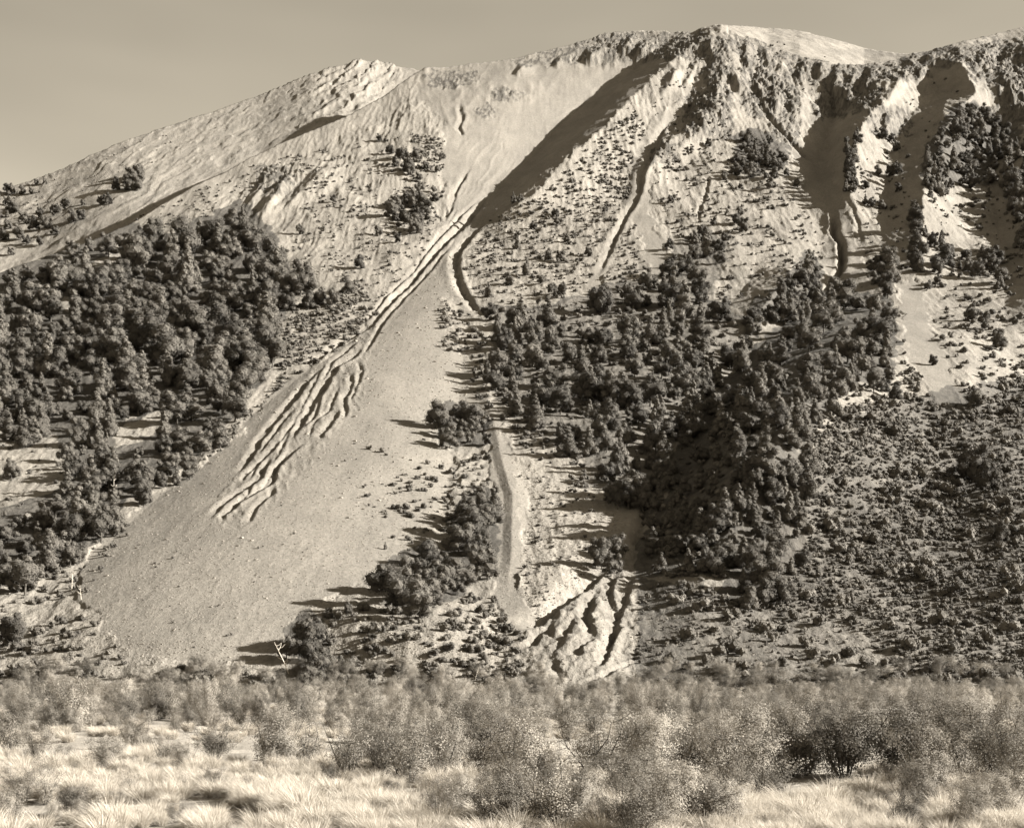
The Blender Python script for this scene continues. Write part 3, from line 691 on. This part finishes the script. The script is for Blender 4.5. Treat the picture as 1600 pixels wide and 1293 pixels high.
# scrub: (polygon, spacing, lo, hi, keep)
SC = []
def scrub(poly, n_or_sp, lo, hi, keep, zone, holes=(), clump=0):
    us = [p[0] for p in poly]; vs = [p[1] for p in poly]; A = (max(us)-min(us))*(max(vs)-min(vs)); n = int(A/n_or_sp**2)
    u = RNG.uniform(min(us), max(us), n); v = RNG.uniform(min(vs), max(vs), n); m = inpoly(u, v, poly)
    for h in holes: m &= ~inpoly(u, v, h)
    m &= RNG.uniform(size=n) < keep
    if clump: m &= (fbm(u/clump, v/clump*1.3, 3, 7)+.15*RNG.normal(size=n)) > -.1
    for a, b in zip(u[m], v[m]):
        h = float(lo+(hi-lo)*RNG.uniform()**2); p = plant(a, b+h*.3)
        if p is None: continue
        it = Item(); it.k = 'scrub'; it.u = a; it.v = b; it.h = h; it.w = float(RNG.uniform(.8, 1.5)); it.loc = p; it.zone = zone
        it.var = random.randrange(100); it.rot = random.uniform(0, 6.283); SC.append(it)
SCR = [FAN, TRACK, GULB, CANY, CHUTE, FANR, DEBRIS]
LOWR = [(1255,700),(1330,640),(1400,610),(1500,640),(1660,560),(1660,1092),(992,1092),(1000,930),(1120,930),(1215,935),(1260,870)]
scrub([(1280,600),(1400,560),(1540,600),(1660,500),(1660,640),(1400,680),(1270,720)], 8, 4, 12, .8, 'above the lower right scrub', [FANR], 30)
scrub(LOWR, 5.5, 4, 12, 1, 'on the lower right scrub slope', [[(1000,925),(1120,945),(1300,960),(1400,1020),(1330,1060),(1000,1062)]])
scrub([(1000,925),(1120,945),(1300,960),(1400,1020),(1330,1060),(1000,1062)], 8.5, 4, 11, .9, 'on the stony foot of right slope', (), 30)
scrub(LOWR, 22, 16, 30, .8, 'on the lower right scrub slope', clump=60)
scrub([(1250,600),(1400,600),(1400,660),(1270,740)], 9, 6, 12, .8, 'below the ravine wood')
scrub([(1120,610),(1200,560),(1260,600),(1180,760),(1130,900),(1000,900),(1040,780)], 10, 7, 16, .8, 'in the dark ravine')
scrub([(1000,800),(1080,780),(1130,900),(1110,940),(1000,930)], 13, 8, 18, .8, 'in the mouth of the dark ravine')
scrub([(770,335),(840,310),(930,220),(1000,170),(1015,250),(1000,300),(1040,440),(960,450),(760,480),(725,420)], 7.2, 4, 8.5, .9, 'on the spotted central slope', SCR, 0)
scrub([(1020,260),(1060,210),(1230,280),(1300,400),(1260,470),(1120,470),(1130,380),(1050,370),(1030,320)], 7.5, 4, 9, .85, 'on the dotted slope under the knoll', SCR, 30)
scrub([(960,180),(1080,90),(1150,200),(1110,250),(1020,260)], 9, 3, 6, .6, 'under the central summit', SCR, 30)
scrub([(430,250),(560,210),(700,215),(690,330),(650,420),(560,500),(470,560),(430,590),(440,400),(480,300)], 7, 3, 7.5, .85, 'right of the left forest', SCR, 40)
scrub([(200,345),(400,255),(440,260),(380,320),(260,362)], 7, 2.5, 6, .7, 'above the left forest', SCR, 40)
scrub([(640,205),(690,215),(695,265),(650,270)], 5, 3, 7, .9, 'in the dark patch beside the chute')
scrub([(432,600),(455,480),(560,440),(590,490),(520,550),(420,620),(350,700),(300,745),(330,700)], 6.5, 5, 11, .95, 'along the left edge of the fan', [FAN])
scrub([(510,950),(600,945),(700,955),(780,900),(820,990),(740,1050),(760,1090),(440,1090),(480,1050)], 9.5, 8, 20, .95, 'on the mound at the fan foot', [TRACK, DEBRIS], 35)
scrub([(-50,950),(150,960),(190,1015),(280,1040),(450,1045),(480,1092),(-50,1092)], 10.5, 7, 20, .85, 'at the lower left foot', (), 40)
scrub([(560,700),(700,640),(760,760),(700,850),(600,890),(560,850)], 15, 4, 13, .55, 'on the right fan flank', (), 40)
scrub([(200,900),(420,760),(600,640),(640,760),(440,960),(260,1030)], 30, 2, 6, .5, 'on the bare middle of the fan')
scrub([(600,760),(760,700),(770,760),(700,830),(640,850)], 11, 5, 15, .7, 'on the right fan flank')
scrub([(685,470),(720,470),(760,530),(770,660),(740,640),(735,560),(690,540)], 7, 5, 12, .8, 'between fan and central wood')
scrub([(780,640),(900,690),(930,780),(820,700)], 8, 5, 13, .8, 'below the central wood')
scrub([(800,720),(930,780),(980,820),(900,915),(835,975),(812,900),(830,780)], 12, 3, 9, .6, 'on the clearing above the gully')
scrub([(760,470),(1060,440),(1160,500),(1050,750),(900,700),(770,640)], 11, 6, 14, .8, 'under the central wood')
scrub([(1380,440),(1600,440),(1660,560),(1500,640),(1400,610)], 9, 5, 14, .8, 'on the slope around the right fan', [FANR], 30)
scrub([(1330,250),(1420,230),(1420,440),(1350,440),(1335,330)], 8, 3, 8, .6, 'on the rib right of the canyon', [CANY], 30)
scrub([(1440,280),(1600,290),(1660,440),(1440,430)], 9, 3, 10, .8, 'below the high right wood', (), 40)
scrub([(780,900),(830,1000),(800,1080),(740,1060),(760,960)], 9, 6, 14, .9, 'by the lower pale track', [TRACK])
scrub([(0,300),(100,265),(300,190),(250,260),(100,330),(0,330)], 11, 2.5, 5, .5, 'on the far left spur', (), 30)
scrub([(0,660),(110,690),(120,740),(60,790),(0,790)], 11, 4, 12, .7, 'on the left meadow', (), 30)
scrub([(0,800),(200,790),(200,840),(130,930),(0,950)], 12, 6, 16, .8, 'in the loose wood at the lower left')
scrub([(1160,60),(1440,90),(1600,60),(1600,150),(1440,250),(1340,200),(1200,150)], 13, 2.5, 6, .4, 'on the crags under the skyline', (), 30)

# ------------------------------------------------------------------ labels
def describe(items, noun, catg, sizes):
    """label every individual by size, place and its standing among its neighbours"""
    cells = {}
    for it in items: cells.setdefault((it.zone, it.k), []).append(it)
    res = {}
    for (zone, k), L in cells.items():
        nn = noun[k]; grp = (nn[1]+' '+zone)
        if len(L) == 1: res[id(L[0])] = (nn[0]+' '+zone, None); continue
        # quarters of the zone
        um = np.median([i.u for i in L]); vm = np.median([i.v for i in L]); hs = sorted(i.h for i in L)
        sub = {}; qu = np.quantile([i.u for i in L], (.25,.5,.75)); qv = np.quantile([i.v for i in L], (.25,.5,.75))
        for i in L:
            if len(L) > 40: key = ('top','upper','lower','bottom')[int(np.searchsorted(qv, i.v))]+' '+('left','inner left','inner right','right')[int(np.searchsorted(qu, i.u))]+' part'
            elif len(L) > 12: key = ('upper' if i.v < vm else 'lower')+' '+('left' if i.u < um else 'right')+' part'
            elif len(L) > 5: key = 'left half' if i.u < um else 'right half'
            else: key = ''
            sub.setdefault(key, []).append(i)
        for key, S in sub.items():
            S = list(S); place = (', '+key) if key else ''
            def give(i, w): res[id(i)] = ((w+' '+nn[0]+' '+zone+place).strip(), grp); S.remove(i)
            if len(S) == 1: give(S[0], 'only' if key else ''); continue
            nS = len(S)
            for w, f in (('leftmost', lambda i: i.u), ('rightmost', lambda i: -i.u), ('highest', lambda i: i.v), ('lowest', lambda i: -i.v), ('largest', lambda i: -i.h), ('smallest', lambda i: i.h)):
                if S: give(min(S, key=f), w)
            for i in list(S):
                q = 'broad' if i.w > 1.1 else 'narrow'
                z = 'tall' if i.h > hs[len(hs)//2] else 'low'
                z += random.choice(('',)) ; t_ = z+' '+q+' '+nn[0]+' '+zone+place; res[id(i)] = (t_, z+' '+q+' '+grp+place)
            rem = {}
            for i in S: rem.setdefault(res[id(i)][0], []).append(i)
            for t_, M in rem.items():
                if len(M) == 2:
                    M.sort(key=lambda i: i.u)
                    for i, w in zip(M, ('left', 'right')): res[id(i)] = (w+' '+t_, res[id(i)][1])
                elif len(M) == 3:
                    M.sort(key=lambda i: i.v)
                    for i, w in zip(M, ('upper', 'middle', 'lower')): res[id(i)] = (w+' '+t_, res[id(i)][1])
    for k_ in res:
        t_ = res[k_][0].split()
        if len(t_) > 16: res[k_] = (' '.join(t_[1:]), res[k_][1])
    return res

# ------------------------------------------------------------------ individual plants and the rest as stuff
SUF = {}
def mkroot(name, loc, s, w, rot):
    o = bpy.data.objects.new(name, None); COL.objects.link(o); o.location = loc; o.scale = (s*w, s*w, s); o.rotation_euler = (0,0,rot)
    o.empty_display_size = .2; return o
def child(name, me, par):
    o = bpy.data.objects.new(name, me); COL.objects.link(o); o.parent = par; return o
def hm(it): return it.h*it.loc[1]/F_PX

def inst_stuff(name, groups, label, cat):
    """one object that sets many small plants; groups = [(prototype object, [(loc, sx, sz, rot)])]"""
    pts = []; sc = []; ro = []; vi = []
    for g, (proto, L) in enumerate(groups):
        for loc, sx, sz, rot in L: pts.append(loc); sc.append((sx, sx, sz)); ro.append((0,0,rot)); vi.append(g)
    me = bpy.data.meshes.new(name); me.from_pydata(pts, [], [])
    a = me.attributes.new('sc', 'FLOAT_VECTOR', 'POINT'); a.data.foreach_set('vector', np.array(sc, np.float32).ravel())
    a = me.attributes.new('ro', 'FLOAT_VECTOR', 'POINT'); a.data.foreach_set('vector', np.array(ro, np.float32).ravel())
    a = me.attributes.new('vi', 'INT', 'POINT'); a.data.foreach_set('value', np.array(vi, np.int32))
    o = bpy.data.objects.new(name, me); COL.objects.link(o); tag(o, label, cat, kind='stuff')
    ng = bpy.data.node_groups.new(name+'_planting', 'GeometryNodeTree')
    ng.interface.new_socket('Geometry', in_out='INPUT', socket_type='NodeSocketGeometry'); ng.interface.new_socket('Geometry', in_out='OUTPUT', socket_type='NodeSocketGeometry')
    gi = ng.nodes.new('NodeGroupInput'); go = ng.nodes.new('NodeGroupOutput'); jn = ng.nodes.new('GeometryNodeJoinGeometry')
    def attr(nm, ty):
        n = ng.nodes.new('GeometryNodeInputNamedAttribute'); n.data_type = ty; n.inputs[0].default_value = nm; return n.outputs[0]
    A, B, C_ = attr('sc','FLOAT_VECTOR'), attr('ro','FLOAT_VECTOR'), attr('vi','INT')
    for g, (proto, L) in enumerate(groups):
        oi = ng.nodes.new('GeometryNodeObjectInfo'); oi.transform_space = 'ORIGINAL'; oi.inputs[0].default_value = proto; oi.inputs['As Instance'].default_value = True
        cmp = ng.nodes.new('FunctionNodeCompare'); cmp.data_type = 'INT'; cmp.operation = 'EQUAL'
        ins = [s for s in cmp.inputs if s.type == 'INT']; ng.links.new(C_, ins[0]); ins[1].default_value = g
        ip_ = ng.nodes.new('GeometryNodeInstanceOnPoints')
        ng.links.new(gi.outputs[0], ip_.inputs['Points']); ng.links.new(cmp.outputs[0], ip_.inputs['Selection']); ng.links.new(oi.outputs['Geometry'], ip_.inputs['Instance'])
        ng.links.new(A, ip_.inputs['Scale']); ng.links.new(B, ip_.inputs['Rotation']); ng.links.new(ip_.outputs[0], jn.inputs[0])
    ng.links.new(jn.outputs[0], go.inputs[0])
    md = o.modifiers.new('planting', 'NODES'); md.node_group = ng
    return o

tree_noun = {'round': ('rounded beech', 'rounded beech trees'), 'cone': ('pointed cypress', 'pointed cypress trees')}
inframe = [t for t in TREES if -10 < t.u < 1610]
for kind, crowns, trunks, nm in (('round', CROWN_R, TRUNK_R, 'beech_tree'), ('cone', CROWN_C, TRUNK_C, 'cypress_tree')):
    L = sorted([t for t in inframe if t.k == kind], key=lambda t: -t.h)
    ind, rest = L[:300], L[300:]+[t for t in TREES if t.k == kind and not (-10 < t.u < 1610)]
    lab = describe(ind, tree_noun, 'tree', None)
    protos = {}
    for t in ind:
        s = hm(t)*1.0
        root = mkroot(nm, (t.loc[0], t.loc[1], t.loc[2]-.03*s), s, t.w, t.rot)
        tag(root, lab[id(t)][0], 'tree', lab[id(t)][1])
        vi = t.var % len(crowns)
        c = child('crown', crowns[vi], root); protos.setdefault(vi, c)
        child('trunk', trunks[t.var % 2], root)
    if rest:
        G = [(protos[k], [((t.loc[0], t.loc[1], t.loc[2]-.03*hm(t)), hm(t)*t.w, hm(t), t.rot) for t in rest if sorted(protos)[t.var % len(protos)] == k]) for k in sorted(protos)]
        inst_stuff('distant_'+nm+'s', G, 'small and distant '+tree_noun[kind][1]+' filling the woods of the slope', 'trees')

SC_in = sorted([t for t in SC if 0 < t.u < 1600], key=lambda t: -t.h)
ind = SC_in[:300]; S_ids = set(id(t) for t in ind); rest = [t for t in SC if id(t) not in S_ids]
lab = describe(ind, {'scrub': ('ragged shrub', 'ragged shrubs')}, 'shrub', None)
protos = {}
for t in ind:
    s = hm(t); vi = t.var % len(SCRUB)
    o = bpy.data.objects.new('scrub_bush', SCRUB[vi]); COL.objects.link(o); o.location = t.loc; o.scale = (s*t.w*.9, s*t.w*.9, s*1.1); o.rotation_euler = (0,0,t.rot)
    tag(o, lab[id(t)][0], 'shrub', lab[id(t)][1]); protos.setdefault(vi, o)
ks = sorted(protos)
inst_stuff('low_scrub', [(protos[k], [(t.loc, hm(t)*t.w*.9, hm(t)*1.0, t.rot) for t in rest if ks[t.var % len(ks)] == k]) for k in ks], 'low dark scrub dotted over the mountain slopes', 'scrub')

# stones on the debris fan, the gully and the lower right slope
st = bpy.data.objects.new('fallen_stone', STONE[0])
L = []
def stones(poly, n, lo, hi):
    us = [p[0] for p in poly]; vs = [p[1] for p in poly]
    u = RNG.uniform(min(us), max(us), n); v = RNG.uniform(min(vs), max(vs), n); m = inpoly(u, v, poly)
    for a, b in zip(u[m], v[m]):
        p = plant(a, b)
        if p is None: continue
        s = float(lo+(hi-lo)*RNG.uniform()**3)*p[1]/F_PX; L.append((p, s, s*.9, random.uniform(0, 6.28)))
stones(FAN, 16000, .7, 2.0); stones(FAN, 700, 1.8, 4.2); stones(DEBRIS, 1500, .8, 3); stones(LOWR, 6000, .8, 2.6); stones(TRACK, 700, .8, 2)
stones([(800,720),(930,780),(980,820),(900,915),(835,975),(812,900),(830,780)], 3000, .8, 2.6)
stones([(480,940),(780,940),(780,1080),(480,1080)], 2500, .8, 2.8); stones([(0,950),(450,1045),(450,1090),(0,1090)], 3000, .8, 2.6)
first = L[0]; COL.objects.link(st); st.location = first[0]; st.scale = (first[1]*1.4,)*3; tag(st, 'small pale stone lying on the grey debris fan', 'stone')
inst_stuff('scree_stones', [(st, L[1:])], 'pale loose stones strewn over the scree and slopes', 'stones')

# ------------------------------------------------------------------ the valley: thicket belt and pale grass
def floor_at(u, v):
    y = CAMZ*F_PX/max(v-V0, 4); x = (u-CX)/F_PX*y; z = float(zfloor(np.array([x]), np.array([y]))[0])
    return (x, y, z)
BU = []
def bush(u, v, h, w=1.0, zone='in the thicket belt', k='bush', var=None):
    it = Item(); it.k = k; it.u = u; it.v = v; it.loc = floor_at(u, v); it.h = h*F_PX/it.loc[1]; it.w = w; it.zone = zone
    it.var = random.randrange(100) if var is None else var; it.rot = random.uniform(0, 6.283); BU.append(it); return it
def zone_of(u, row):
    side = ('left third' if u < 530 else 'middle' if u < 1060 else 'right third')
    return 'in the '+row+' of the thicket, '+side
for v, n, h0, row in ((1086,90,2.0,'hindmost row'),(1090,90,1.8,'hindmost row'),(1096,90,1.9,'back row'),(1103,84,2.0,'back row'),(1112,72,2.1,'middle row'),(1124,62,2.1,'middle row'),(1138,58,2.0,'front row'),(1152,46,1.9,'front row')):
    for i in range(n):
        u = (i+random.uniform(.1,.9))*1680/n-40; vv = v+random.uniform(-3,3)*(v-1060)/30
        edge = 1150 if u < 560 else 1175
        if vv > edge: continue
        if 725 < u < 905 and vv < 1106 and random.random() < .8: continue
        bush(u, vv, h0*random.uniform(.4, 1.2), random.uniform(.9, 1.5), zone_of(u, row))
for u, v, h, w, z in [(118,1142,3.2,1.1,'standing up dark at the left of the belt'),(95,1138,2.6,1.3,'beside the tall left bush'),(335,1190,1.4,1.3,'at the grass edge'),(430,1200,2.1,1.1,'at the grass edge'),(480,1195,1.8,1.2,'at the grass edge'),
 (545,1215,2.0,1.1,'with crooked stems over the grass'),(640,1225,2.1,1.2,'with crooked stems over the grass'),(600,1215,1.9,1.0,'with crooked stems over the grass'),(700,1215,1.9,1.2,'over the middle grass'),(770,1210,2.2,1.2,'over the middle grass'),(860,1300,1.6,1.3,'close at the bottom edge'),
 (820,1240,2.1,1.2,'over the middle grass'),(930,1220,2.2,1.3,'over the middle grass'),(1000,1225,2.1,1.2,'over the middle grass'),(1080,1215,2.2,1.4,'right of the middle'),(1160,1218,2.4,1.3,'right of the middle'),(1240,1215,2.3,1.3,'on the right of the belt front'),(1320,1218,2.5,1.3,'on the right of the belt front'),
 (1400,1215,2.5,1.4,'on the right of the belt front'),(1480,1220,2.5,1.3,'on the right of the belt front'),(1560,1230,2.4,1.3,'at the right edge of the belt'),(1610,1260,2.0,1.3,'at the right edge of the belt'),(890,1298,1.3,1.2,'close at the bottom edge'),(1040,1302,1.5,1.2,'close at the bottom edge'),(790,1300,1.3,1.2,'close at the bottom edge'),
 (1140,1245,1.9,1.2,'right of the middle'),(1560,1290,1.2,1.3,'low in the bottom right grass'),(330,1240,.8,1.2,'dark and low in the left grass'),(165,1205,1.2,1.3,'in the left grass'),(260,1200,1.3,1.1,'in the left grass'),(60,1190,1.3,1.3,'in the left grass'),(290,1205,1.0,1.2,'in the left grass'),
 (15,1175,1.8,1.3,'at the left edge'),(70,1262,.9,1.0,'a low twiggy one on the left'),(10,1285,.8,1.2,'in the bottom left corner'),(210,1170,1.6,1.2,'behind the left grass'),(1200,1255,1.5,1.1,'in the right grass'),(1450,1250,1.9,1.2,'in the right grass'),(985,1260,1.5,1.2,'over the middle grass')]:
    bush(u, v, h, w, z, 'bush', 4 if 'twiggy' in z or 'crooked' in z else None)
for i in range(24):
    u = random.uniform(660, 1140) if i < 16 else random.uniform(1380, 1620); bush(u, random.uniform(1235, 1325), random.uniform(.5, 1.3), random.uniform(.9, 1.3), 'among the grass, '+('centre' if u < 1200 else 'right'))
for i in range(24):
    bush(random.uniform(0, 620), random.uniform(1165, 1290), random.uniform(.4, .9), random.uniform(.9, 1.6), 'low in the left grass')
for i in range(44):
    bush(random.uniform(560, 1640), random.uniform(1165, 1215), random.uniform(1.1, 1.9), random.uniform(.9, 1.5), 'along the ragged thicket front')
for i in range(60):
    u = random.uniform(-20, 1620); bush(u, random.uniform(1090, 1135), random.uniform(2.3, 3.3), random.uniform(.6, 1.0), zone_of(u, 'tall ones'))
for i in range(520):
    u = random.uniform(-20, 1620); v = 1092-45*random.random()**1.6
    if inpoly(np.array([u]), np.array([v]), DEBRIS)[0] and random.random() < .85: continue
    if inpoly(np.array([u]), np.array([v]), FAN)[0]: continue
    p = plant(u, v)
    if p is None: continue
    it = Item(); it.k = 'bush'; it.u = u; it.v = v; it.loc = p; it.h = random.uniform(9, 22)*random.choice((.7,1,1.2)); it.w = random.uniform(1, 1.7); it.zone = zone_of(u, 'foot row')
    it.var = random.randrange(100); it.rot = random.uniform(0, 6.283); BU.append(it)
BU_in = sorted([b for b in BU if -30 < b.u < 1640], key=lambda b: -b.h)
ind = BU_in[:300]; ids = set(id(b) for b in ind); rest = [b for b in BU if id(b) not in ids]
lab = describe(ind, {'bush': ('leafy bush', 'grey leafy bushes')}, 'bush', None)
protos = {}
for t in ind:
    s = t.h*t.loc[1]/F_PX; vi = t.var % 5
    root = mkroot('thicket_bush', t.loc, s, t.w*.85, t.rot); tag(root, lab[id(t)][0], 'bush', lab[id(t)][1])
    c = child('foliage', BUSH[vi][0], root); protos.setdefault(vi, c); child('branches', BUSH[vi][1], root)
ks = sorted(protos)
inst_stuff('distant_bushes', [(protos[k], [(t.loc, t.h*t.loc[1]/F_PX*t.w*.85, t.h*t.loc[1]/F_PX, t.rot) for t in rest if ks[t.var % len(ks)] == k]) for k in ks], 'far low bushes along the foot of the mountain', 'bushes')

TU = []
def tus(u, v, h, w, zone):
    it = Item(); it.k = 'grass'; it.u = u; it.v = v; it.loc = floor_at(u, v); it.h = h*F_PX/it.loc[1]; it.w = w; it.zone = zone; it.var = random.randrange(100); it.rot = random.uniform(0, 6.283); TU.append(it)
for i in range(4200):
    v = 1152+165*random.random()**.8; u = random.uniform(-60, 1660)
    bound = 1160+30*math.sin(u/150)+ (0 if u < 560 else 45)+20*math.sin(u/47)
    if v < bound: continue
    gx = fbm(np.array([u/70]), np.array([v/22]), 3, 99)[0]
    if u < 400 and v > 1250 and gx < .25: continue
    if gx < (-.3 if u < 640 else -.22): continue
    if 650 < u < 1000 and v < 1270 and random.random() < .45: continue
    zone = 'in the '+('left' if u < 530 else 'middle' if u < 1060 else 'right')+' of the grass, '+('far row' if v < 1200 else 'middle row' if v < 1250 else 'near row')
    tus(u, v, random.uniform(.4, .85)*random.choice((.6,.8,1,1.15)), random.uniform(.8, 1.4), zone)
for i in range(500):   # scattered pale tufts between the bushes
    v = random.uniform(1095, 1160); u = random.uniform(-40, 1640); tus(u, v, random.uniform(.5, 1.0), 1.3, 'between the bushes of the belt')
TI = sorted([t for t in TU if 0 < t.u < 1600 and t.v < 1293], key=lambda t: -t.h)
ind = TI[:300]; ids = set(id(b) for b in ind); rest = [b for b in TU if id(b) not in ids]
lab = describe(ind, {'grass': ('feathery tussock', 'feathery tussocks')}, 'grass tussock', None)
protos = {}
for t in ind:
    s = t.h*t.loc[1]/F_PX; vi = t.var % 4
    o = bpy.data.objects.new('grass_tussock', TUSS[vi]); COL.objects.link(o); o.location = t.loc; o.scale = (s*t.w, s*t.w, s); o.rotation_euler = (0,0,random.uniform(-.5,.5))
    tag(o, lab[id(t)][0], 'grass tussock', lab[id(t)][1]); protos.setdefault(vi, o)
ks = sorted(protos)
inst_stuff('straw_grass', [(protos[k], [(t.loc, t.h*t.loc[1]/F_PX*t.w, t.h*t.loc[1]/F_PX, random.uniform(-.5,.5)) for t in rest if ks[t.var % len(ks)] == k]) for k in ks], 'pale straw grass covering the valley floor in front', 'grass')

# dead bleached trees
def snag(u, v, hpx, lean, label, seed):
    rng = random.Random(seed); p = plant(u, v); s = hpx*p[1]/F_PX
    root = mkroot('dead_tree', p, s, 1, 0); tag(root, label, 'dead tree')
    P_ = [(0,0,-.05),(lean*.3,0,.3),(lean*.65,0,.62),(lean,0,.95)]
    v_, f_ = tube(P_, .02, .006, 5); child('trunk', mesh_np('snag_trunk', v_, f_, M_DEAD), root)
    for i in range(7):
        z = rng.uniform(.25, .9); x0 = lean*z; a = rng.uniform(0, 6.28); L_ = rng.uniform(.12, .32)
        v_, f_ = tube([(x0,0,z),(x0+math.cos(a)*L_*.6,math.sin(a)*L_*.6,z+L_*.25),(x0+math.cos(a)*L_,math.sin(a)*L_,z+L_*.7)], .011, .003, 4)
        child('branch', mesh_np('snag_branch', v_, f_, M_DEAD), root)
snag(452,1052,52,-.45,'bleached dead tree leaning left at the foot of the debris fan',1)
snag(112,922,30,.05,'thin bleached dead tree at the lower left edge of the fan',2)
snag(127,936,24,-.1,'short bleached dead tree with fallen twigs by the fan edge',3)
snag(178,770,26,0,'slender pale dead trunk in the lower left wood',4)
snag(742,1062,20,.3,'small bleached snag on the mound by the pale track',5)
print('trees', len(TREES), 'scrub', len(SC), 'bush', len(BU), 'tussock', len(TU), 'stones', len(L))
